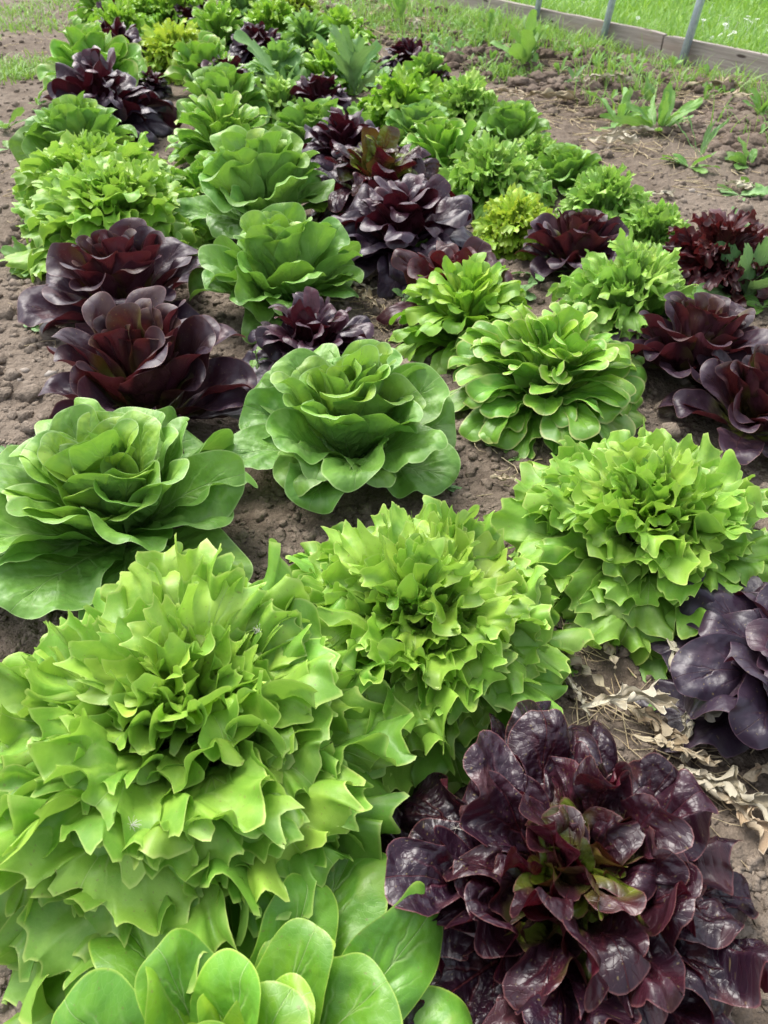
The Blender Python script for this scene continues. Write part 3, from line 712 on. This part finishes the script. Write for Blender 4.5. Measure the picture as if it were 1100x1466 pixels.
weed(706, 640, 46, 'small flat weed at the left foot of the pale rimmed lettuce', n=8, wr=.6, el=(40, 10), mat='bluegreen', pet=.15)
weed(738, 668, 30, 'thin yellowish seedling on the soil between pale rimmed and frilly lettuces', n=4, wr=.25, el=(70, 30), mat='weed')
weed(630, 700, 60, 'fuzzy grey green weed at the right foot of the middle butterhead', n=14, wr=.3, el=(85, 20), mat='bluegreen', tooth=.2, tn=4)
weed(770, 398, 110, 'weed with long drooping pointed leaves below the lone maroon butterhead', n=7, wr=.26, el=(55, 15), bend=50, tooth=0, mat='bluegreen')
weed(745, 425, 60, 'tangled leafy weed left of the pale curled lettuce', n=10, wr=.5, el=(60, 20), tooth=.06, mat='bluegreen')
weed(578, 435, 40, 'small weed on the soil left of the spiky maroon lettuce', n=6, wr=.5, el=(50, 20), mat='bluegreen')
weed(690, 345, 60, 'grey green weed at the foot of the yellow curly lettuce', n=12, wr=.6, el=(60, 20), mat='bluegreen', pet=.15)
weed(1066, 425, 150, 'tall thistle like weed with narrow pale leaves at the right edge', 'sow_thistle', n=10, wr=.26, el=(88, 35), bend=35, tooth=.16, tn=9, mat='bluegreen', hgt=1.5)
weed(1092, 440, 60, 'small broad leaved weed under the thistle like one', n=7, wr=.45, el=(60, 20), mat='weed')
weed(43, 388, 92, 'branching weed with oval leaves on the soil left of the purple butterheads', 'goosefoot', n=9, wr=.5, el=(65, 15), tooth=.03, pet=.18)
weed(50, 462, 40, 'yellowish sprig of weed by the left side of the purple butterheads', n=5, wr=.3, el=(60, 20), mat='weed')
weed(52, 474, 34, 'cluster of tiny round leaves beside the yellowish sprig', n=9, wr=.8, el=(50, 10), mat='bluegreen', pet=.15)
weed(8, 185, 75, 'bright green leafy weed at the left edge', n=7, wr=.4, el=(60, 15), tooth=.06)
weed(14, 216, 66, 'flat bright leaf weed at the left edge below the leafy one', n=4, wr=.45, el=(25, 10), tooth=.04)
weed(55, 155, 36, 'small tuft of weed left of the dark ruffled lettuce', n=7, wr=.3, el=(80, 30))
weed(12, 690-30, 40, 'small weed at the left edge above the green butterhead', n=6, wr=.5, el=(50, 20), mat='bluegreen')
weed(412, 150, 150, 'tall grey green weed with lobed leaves among the far lettuces', 'sow_thistle', n=14, wr=.34, el=(88, 25), bend=45, tooth=.14, tn=5, lobe=.08, mat='bluegreen', hgt=1.25)
weed(508, 140, 130, 'tall feathery weed behind the far maroon lettuce', 'sow_thistle', n=13, wr=.20, el=(88, 40), bend=30, tooth=.2, tn=6, mat='bluegreen', hgt=1.35)
weed(535, 120, 80, 'broad pale weed left of the large curly lettuce', n=9, wr=.5, el=(70, 15), mat='bluegreen')
weed(438, 60, 60, 'low bushy weed among far lettuces near the top', n=10, wr=.4, el=(80, 20))
weed(752, 100, 112, 'bright green clump of long upright dock leaves near the boards', 'dock', n=16, wr=.26, el=(86, 48), bend=22, tooth=.02, hgt=1.15)
weed(700, 62, 70, 'loose weed clump left of the dock clump', n=10, wr=.2, el=(86, 35), bend=30)
weed(640, 85, 60, 'pale leafy weed behind the tiny dark red lettuce', n=8, wr=.3, el=(80, 30), mat='bluegreen')
weed(885, 185, 105, 'leaning weed with pale stalks on the bare soil', 'dock', n=11, wr=.22, el=(86, 30), bend=60, hgt=1.25, mat='weed')
weed(940, 195, 115, 'bright green weed clump with narrow upright leaves right of the leaning one', 'dock', n=15, wr=.22, el=(88, 35), bend=25, hgt=1.1, tooth=.04)
weed(927, 150, 50, 'round pale green leaf weed above the narrow leaved clump', n=3, wr=.7, el=(80, 50), hgt=1.5, pet=.1)
weed(1000, 232, 82, 'onion like weed with thin upright leaves near the right edge', 'wild_onion', n=8, wr=.09, el=(88, 55), bend=12, tooth=0, hgt=1.7, mat='bluegreen')
weed(985, 245, 90, 'flat dark green weed at the foot of the onion like one', n=7, wr=.4, el=(30, 5), bend=25, tooth=.06)
weed(1070, 240, 82, 'pale round leaved weed beside the flat dark one', n=7, wr=.5, el=(60, 30), bend=30, tooth=0)
weed(1060, 280, 95, 'grey limp weed lying on soil at the right edge', n=8, wr=.42, el=(25, 5), bend=20, mat='bluegreen', tooth=.1)
weed(1088, 275, 60, 'green trailing weed at the very right edge of the soil strip', n=7, wr=.4, el=(40, 10))
weed(1085, 175, 72, 'bright weed close to the near board at the right edge', n=9, wr=.3, el=(86, 30))
weed(1005, 158, 50, 'small weed growing against the near board', n=8, wr=.15, el=(88, 55), bend=20, hgt=1.3)
weed(572, 40, 70, 'tall thin weed on the soil at the top of the bed', 'sow_thistle', n=8, wr=.16, el=(88, 60), bend=20, hgt=1.6, mat='weed')
weed(850, 100, 55, 'weed clump in front of the middle post', n=10, wr=.18, el=(86, 35), bend=30)
weed(820, 128, 46, 'low weed between the dock clump and the leaning weed', n=8, wr=.3, el=(70, 25), mat='bluegreen')

rng = np.random.RandomState(77); parts = []
for i in range(420):
    d = -.06-rng.rand()**1.2*.85; k = rng.uniform(-.8, 5.5)
    if i < 50: x, y, _ = at(rng.uniform(540, 800), rng.uniform(5, 110), 0)
    else: x, y = A0+k*BD+d*BN
    Lr = rng.uniform(.03, .08)
    for j in range(rng.randint(4, 9)):
        lf = leaf(rng, az=rng.uniform(0, 6.28), L=Lr*rng.uniform(.6, 1.1), Wd=Lr*rng.uniform(.12, .4), e0=R(rng.uniform(15, 85)), e1=R(rng.uniform(-20, 60)), cup0=.5, cup1=.2, pet=.2,
                  tooth=.02, tn=5, puck=.01, twist=rng.normal(0, .4), r0=.002, z0=0, floor=-9, ns=14, nu=5, age=rng.rand())
        lf[0][:, 0] += x; lf[0][:, 1] += y; lf[0][:, 2] += float(gh(x, y)); parts.append(lf)
V, F, A_ = join(parts)
tag(mesh('ground_weeds', V, F, M['weed'], None, A_), 'tangle of low broad leaved weeds in the strip before the boards', 'weeds', kind='stuff')

# ------------------------------------------------------------------ withered leaves and straw
def dry(px, py, ln_px, ang, label, wr=.3, mat='dry', seed=None, lift=.012, tooth=.08, name='withered_leaf', curl=1.2, grp='withered leaves on the soil'):
    x, y, dd = at(px, py, 0.0); seed = seed or int(px*3+py*5); rng = np.random.RandomState(seed)
    L = ln_px*dd/FPX
    lf = leaf(rng, L=L*1.15, Wd=L*wr*.72, az=0, e0=.28, e1=-.22, bp=1, cup0=curl*1.5, cup1=curl*rng.uniform(.9, 2.2), pet=.4, tipk=.7, frill=.06, fn=3.2, fp=1.2, fr2=.05, fn2=7,
              tooth=tooth*.2, tn=9, puck=.07, pk2=.02, twist=rng.uniform(-1.1, 1.1), side=rng.uniform(-.25, .25), r0=0, z0=lift, res=1.2, ns=46, nu=15, floor=-.003, age=rng.rand())
    V, F, A_ = join([lf]); V[:, 0] -= L/2
    o = mesh(name, V, F, M[mat], None, A_, loc=(x, y, float(gh(x, y))+.006)); o.rotation_euler = (0, 0, R(ang))
    return tag(o, label, 'dead leaf', grp)
dry(965, 975, 150, -72, 'long withered grey leaf hanging beside the slate purple lettuce', .30, 'dryl', lift=.03, tooth=.03)
dry(985, 1050, 90, -95, 'crumpled withered tip lying below the long grey leaf', .4, 'dryl')
dry(862, 935, 85, 100, 'narrow curled brown leaf on the soil left of the seedling', .22, 'dry', curl=2.2)
dry(838, 915, 60, 70, 'small brown curled scrap beside the narrow brown leaf', .25, 'dry', curl=2)
dry(826, 965, 105, 130, 'thin brown stalk like leaf behind the maroon lettuce', .10, 'dry', curl=2.4)
dry(880, 1022, 120, 15, 'bleached spiky leaf draped right behind the maroon lettuce', .34, 'dryl', tooth=.25, lift=.03)
dry(822, 1010, 70, 110, 'pale folded strip standing behind the maroon lettuce', .3, 'dryl', lift=.02)
dry(930, 1040, 100, -35, 'tattered straw coloured leaf left of the crumpled tip', .25, 'dry', tooth=.2)
dry(950, 1085, 110, -30, 'long yellowish stalk of a dead leaf between maroon and slate lettuces', .12, 'dry', tooth=.3, lift=.02)
dry(985, 1118, 90, -20, 'pale crumpled leaf right of the maroon lettuce', .4, 'dryl')
dry(1035, 1140, 120, -40, 'large limp beige leaf below the slate purple lettuce', .42, 'dryl', tooth=.12)
dry(1068, 1185, 100, -60, 'ragged beige leaf at the right edge below the limp one', .45, 'dry', tooth=.2)
dry(1090, 1110, 80, 20, 'small brown leaf in the shade under the slate purple lettuce', .4, 'dry')
dry(748, 775, 50, 150, 'pale scrap of leaf beside the domed frilly lettuce', .5, 'dryl')
dry(785, 825, 45, 60, 'orange brown dry leaf in the furrow between the frilly lettuces', .3, 'dry', curl=2)
dry(735, 705, 55, 160, 'thin dry strand on the soil above the domed frilly lettuce', .1, 'dry')
dry(530, 445, 70, 120, 'dry leaf lying among straw right of the small dark lettuce', .2, 'dry')
dry(520, 425, 55, 160, 'pale dry strip above the other among straw', .2, 'dryl')
dry(872, 214, 62, -15, 'bleached limp leaf under the narrow leaved weed clump', .5, 'dryl', tooth=.15)
dry(905, 200, 50, 10, 'curled pale root like scrap near the limp leaf', .3, 'dryl')
dry(770, 150, 80, -20, 'long yellowed leaf lying on the bare soil', .16, 'dry')
dry(735, 145, 70, 170, 'straw like strip left of the long yellowed leaf', .1, 'dry')
dry(855, 130, 75, 5, 'pale stalk lying across the soil clods', .12, 'dryl')
dry(1000, 140, 90, 0, 'pale yellow stalk lying below the near board', .12, 'dry')
dry(1040, 155, 70, -35, 'dry twig like leaf right of the pale yellow stalk', .12, 'dry')
dry(1050, 270, 50, -70, 'grey wilted leaf among weeds at the right edge', .5, 'dryl')
dry(940, 288, 50, 10, 'thin pale root on bare soil left of the wilted leaf', .12, 'dryl')
dry(540, 30, 60, 20, 'heap of yellowed leaves near the top edge', .6, 'dry', tooth=.2)
dry(500, 30, 45, 120, 'pale yellowed leaf left of the heap', .5, 'dryl')
dry(600, 45, 50, 70, 'pale dead leaf right of the heap near the top', .5, 'dryl')
dry(100, 42, 45, -10, 'pale dead stalk on the left path far away', .2, 'dryl')
dry(45, 445, 40, -60, 'small brown leaf left of the purple butterheads', .5, 'dry')

rs = np.random.RandomState(21); Vs, Fs, o_ = [], [], 0
spots = [(880, 1040, 90, 40, 36), (970, 1110, 110, 60, 45), (840, 960, 60, 60, 18), (530, 440, 50, 40, 35), (770, 140, 110, 50, 170), (900, 180, 130, 70, 260), (560, 40, 90, 40, 260),
         (1020, 200, 90, 90, 60), (700, 60, 120, 40, 100), (60, 80, 60, 60, 50), (60, 350, 60, 150, 30), (560, 470, 60, 60, 30), (760, 700, 60, 60, 16), (840, 850, 60, 80, 24), (960, 150, 130, 30, 160)]
for sx, sy, dx, dy, n in spots:
    for _ in range(n):
        px, py = rs.normal(sx, dx*.6), rs.normal(sy, dy*.6)
        if py < -20: continue
        x, y, dd = at(px, py, 0); L = rs.uniform(.012, .055)*min(1.6, .6+dd*.35); a = rs.uniform(0, 6.28); b = rs.normal(0, 1.5)*(rs.rand() < .4)*4
        z = float(gh(x, y))+.008
        t_ = np.linspace(-.5, .5, 5)[:, None]
        p = np.concatenate([x+L*t_*math.cos(a)-L*b*t_**2*math.sin(a), y+L*t_*math.sin(a)+L*b*t_**2*math.cos(a), z+L*rs.uniform(-.1, .35)*t_+.002+0*t_], 1)
        V, F = tube(p, rs.uniform(.00035, .0009)*(1+.3*dd), 4); Vs.append(V); Fs.append(F+o_); o_ += len(V)
tag(mesh('straw_litter', np.concatenate(Vs), np.concatenate(Fs), M['straw']), 'scattered bits of straw and dry stalks on the soil', 'straw', kind='stuff')

# ------------------------------------------------------------------ beyond the boards
def daisy():
    Vs, Fs, o_ = [], [], 0
    for i in range(10):
        a = i*math.tau/10; c, s_ = math.cos(a), math.sin(a)
        q = np.array([(0.004, -.0025, .002), (.015, -.003, .004), (.018, 0, .003), (.015, .003, .004), (.004, .0025, .002)])
        V = np.stack([q[:, 0]*c-q[:, 1]*s_, q[:, 0]*s_+q[:, 1]*c, q[:, 2]+.09], -1); Vs.append(V); Fs.append(np.array([[0, 1, 2, 3]])+o_); Fs.append(np.array([[0, 3, 4, 4]])[:, :4]+o_) if 0 else None; o_ += 5
    V, F = tube([(0, 0, 0), (.004, 0, .05), (0, 0, .092)], .0012, 5); Vs.append(V); Fs.append(F+o_)
    return np.concatenate(Vs), np.concatenate(Fs)
V, F = daisy(); d0 = None
for i in range(34):
    px, py = rs.uniform(985, 1110), rs.uniform(38, 66)
    if i > 26: px, py = rs.uniform(820, 1100), rs.uniform(-6, 50)
    x, y, dd = at(px, py, .08)
    if board_dist(x, y) < .15: continue
    if d0 is None: o = d0 = mesh('daisy', V, F, M['petal'])
    else: o = d0.copy(); COL.objects.link(o)
    o.location = (x, y, float(gh(x, y))+.025); o.rotation_euler = (rs.normal(0, .3), rs.normal(0, .3), rs.uniform(0, 6)); o.scale = (.75, .75, 1)
    tag(o, 'small white daisy standing in the lawn behind the boards', 'flower', 'daisies in the lawn')
x, y, dd = at(1082, 16, 0)
o = mesh('fallen_branch', *tube([(-.5, -.12, .02), (-.25, -.02, .07), (0, .02, .10), (.25, .10, .17), (.6, .3, .2)], [.012, .02, .024, .026, .03], 8), M['rust'], loc=(x, y, .03))
tag(o, 'brown bare branch lying on the lawn in the top right corner', 'branch')
def shrub(px, py, w, h, label, mat, n, seed):
    x, y, dd = at(px, py, 0); rng = np.random.RandomState(seed); r = random.Random(seed); parts = []
    o = empty('shrub', (x, y, .02))
    for i in range(n):
        a = r.uniform(0, 6.28); q = r.random()**.5*w; z = r.uniform(.02, h)*(1-.5*q/w); L = r.uniform(.05, .10)
        lf = leaf(rng, L=L, Wd=L*.45, az=r.uniform(0, 6.28), e0=r.uniform(-.3, 1.2), e1=r.uniform(-.8, .6), cup0=.4, cup1=.2, pet=.2, res=.3, ns=20, nu=9, r0=0, z0=0, floor=-9, age=r.random())
        lf[0][:, 0] += q*math.cos(a); lf[0][:, 1] += q*math.sin(a); lf[0][:, 2] += z; parts.append(lf)
    V, F, A_ = join(parts); mesh('foliage', V, F, M[mat], o, A_)
    Vs, Fs, o_ = [], [], 0
    for i in range(9):
        a = r.uniform(0, 6.28); V, F = tube([(0, 0, -.02), (math.cos(a)*w*.3, math.sin(a)*w*.3, h*.5), (math.cos(a)*w*.6, math.sin(a)*w*.6, h*.85)], .006, 5); Vs.append(V); Fs.append(F+o_); o_ += len(V)
    mesh('stems', np.concatenate(Vs), np.concatenate(Fs), M['rust'], o)
    tag(o, label, 'shrub')
shrub(1075, -12, .5, .22, 'dark green shrub behind the fallen branch in the top right corner', 'weed', 500, 3)

# ------------------------------------------------------------------ seed down caught on the near leaves
bpy.context.view_layer.update()
dg = bpy.context.evaluated_depsgraph_get()
def hit(px, py):
    a, t_ = (px-CX)/FPX, (py-CY)/FPX
    d = Vector((a, math.cos(PITCH)-t_*math.sin(PITCH), -math.sin(PITCH)-t_*math.cos(PITCH))).normalized()
    ok, loc, nrm, *_ = S.ray_cast(dg, Vector((0, 0, H)), d)
    return loc, (nrm if nrm.dot(d) < 0 else -nrm)
for px, py, lab in ((653, 1186, 'white tuft of seed down on a leaf at the upper left of the maroon lettuce'), (836, 1172, 'white tuft of seed down near the heart of the maroon lettuce'),
                    (187, 1182, 'white tuft of seed down on the huge frilly lettuce'), (372, 905, 'small white seed tuft high on the huge frilly lettuce')):
    p, nr = hit(px, py); Vs, Fs, o_ = [], [], 0
    for i in range(26):
        d = (nr*.5+Vector((rs.normal(), rs.normal(), rs.normal()))*.6).normalized()*rs.uniform(.004, .009)
        V, F = tube([(0, 0, 0), tuple(d*.6+nr*.0005), tuple(d+nr*.0008)], .00013, 3); Vs.append(V); Fs.append(F+o_); o_ += len(V)
    tag(mesh('seed_tuft', np.concatenate(Vs), np.concatenate(Fs), M['down'], loc=tuple(p+nr*.001)), lab, 'seed tuft', 'tufts of seed down')
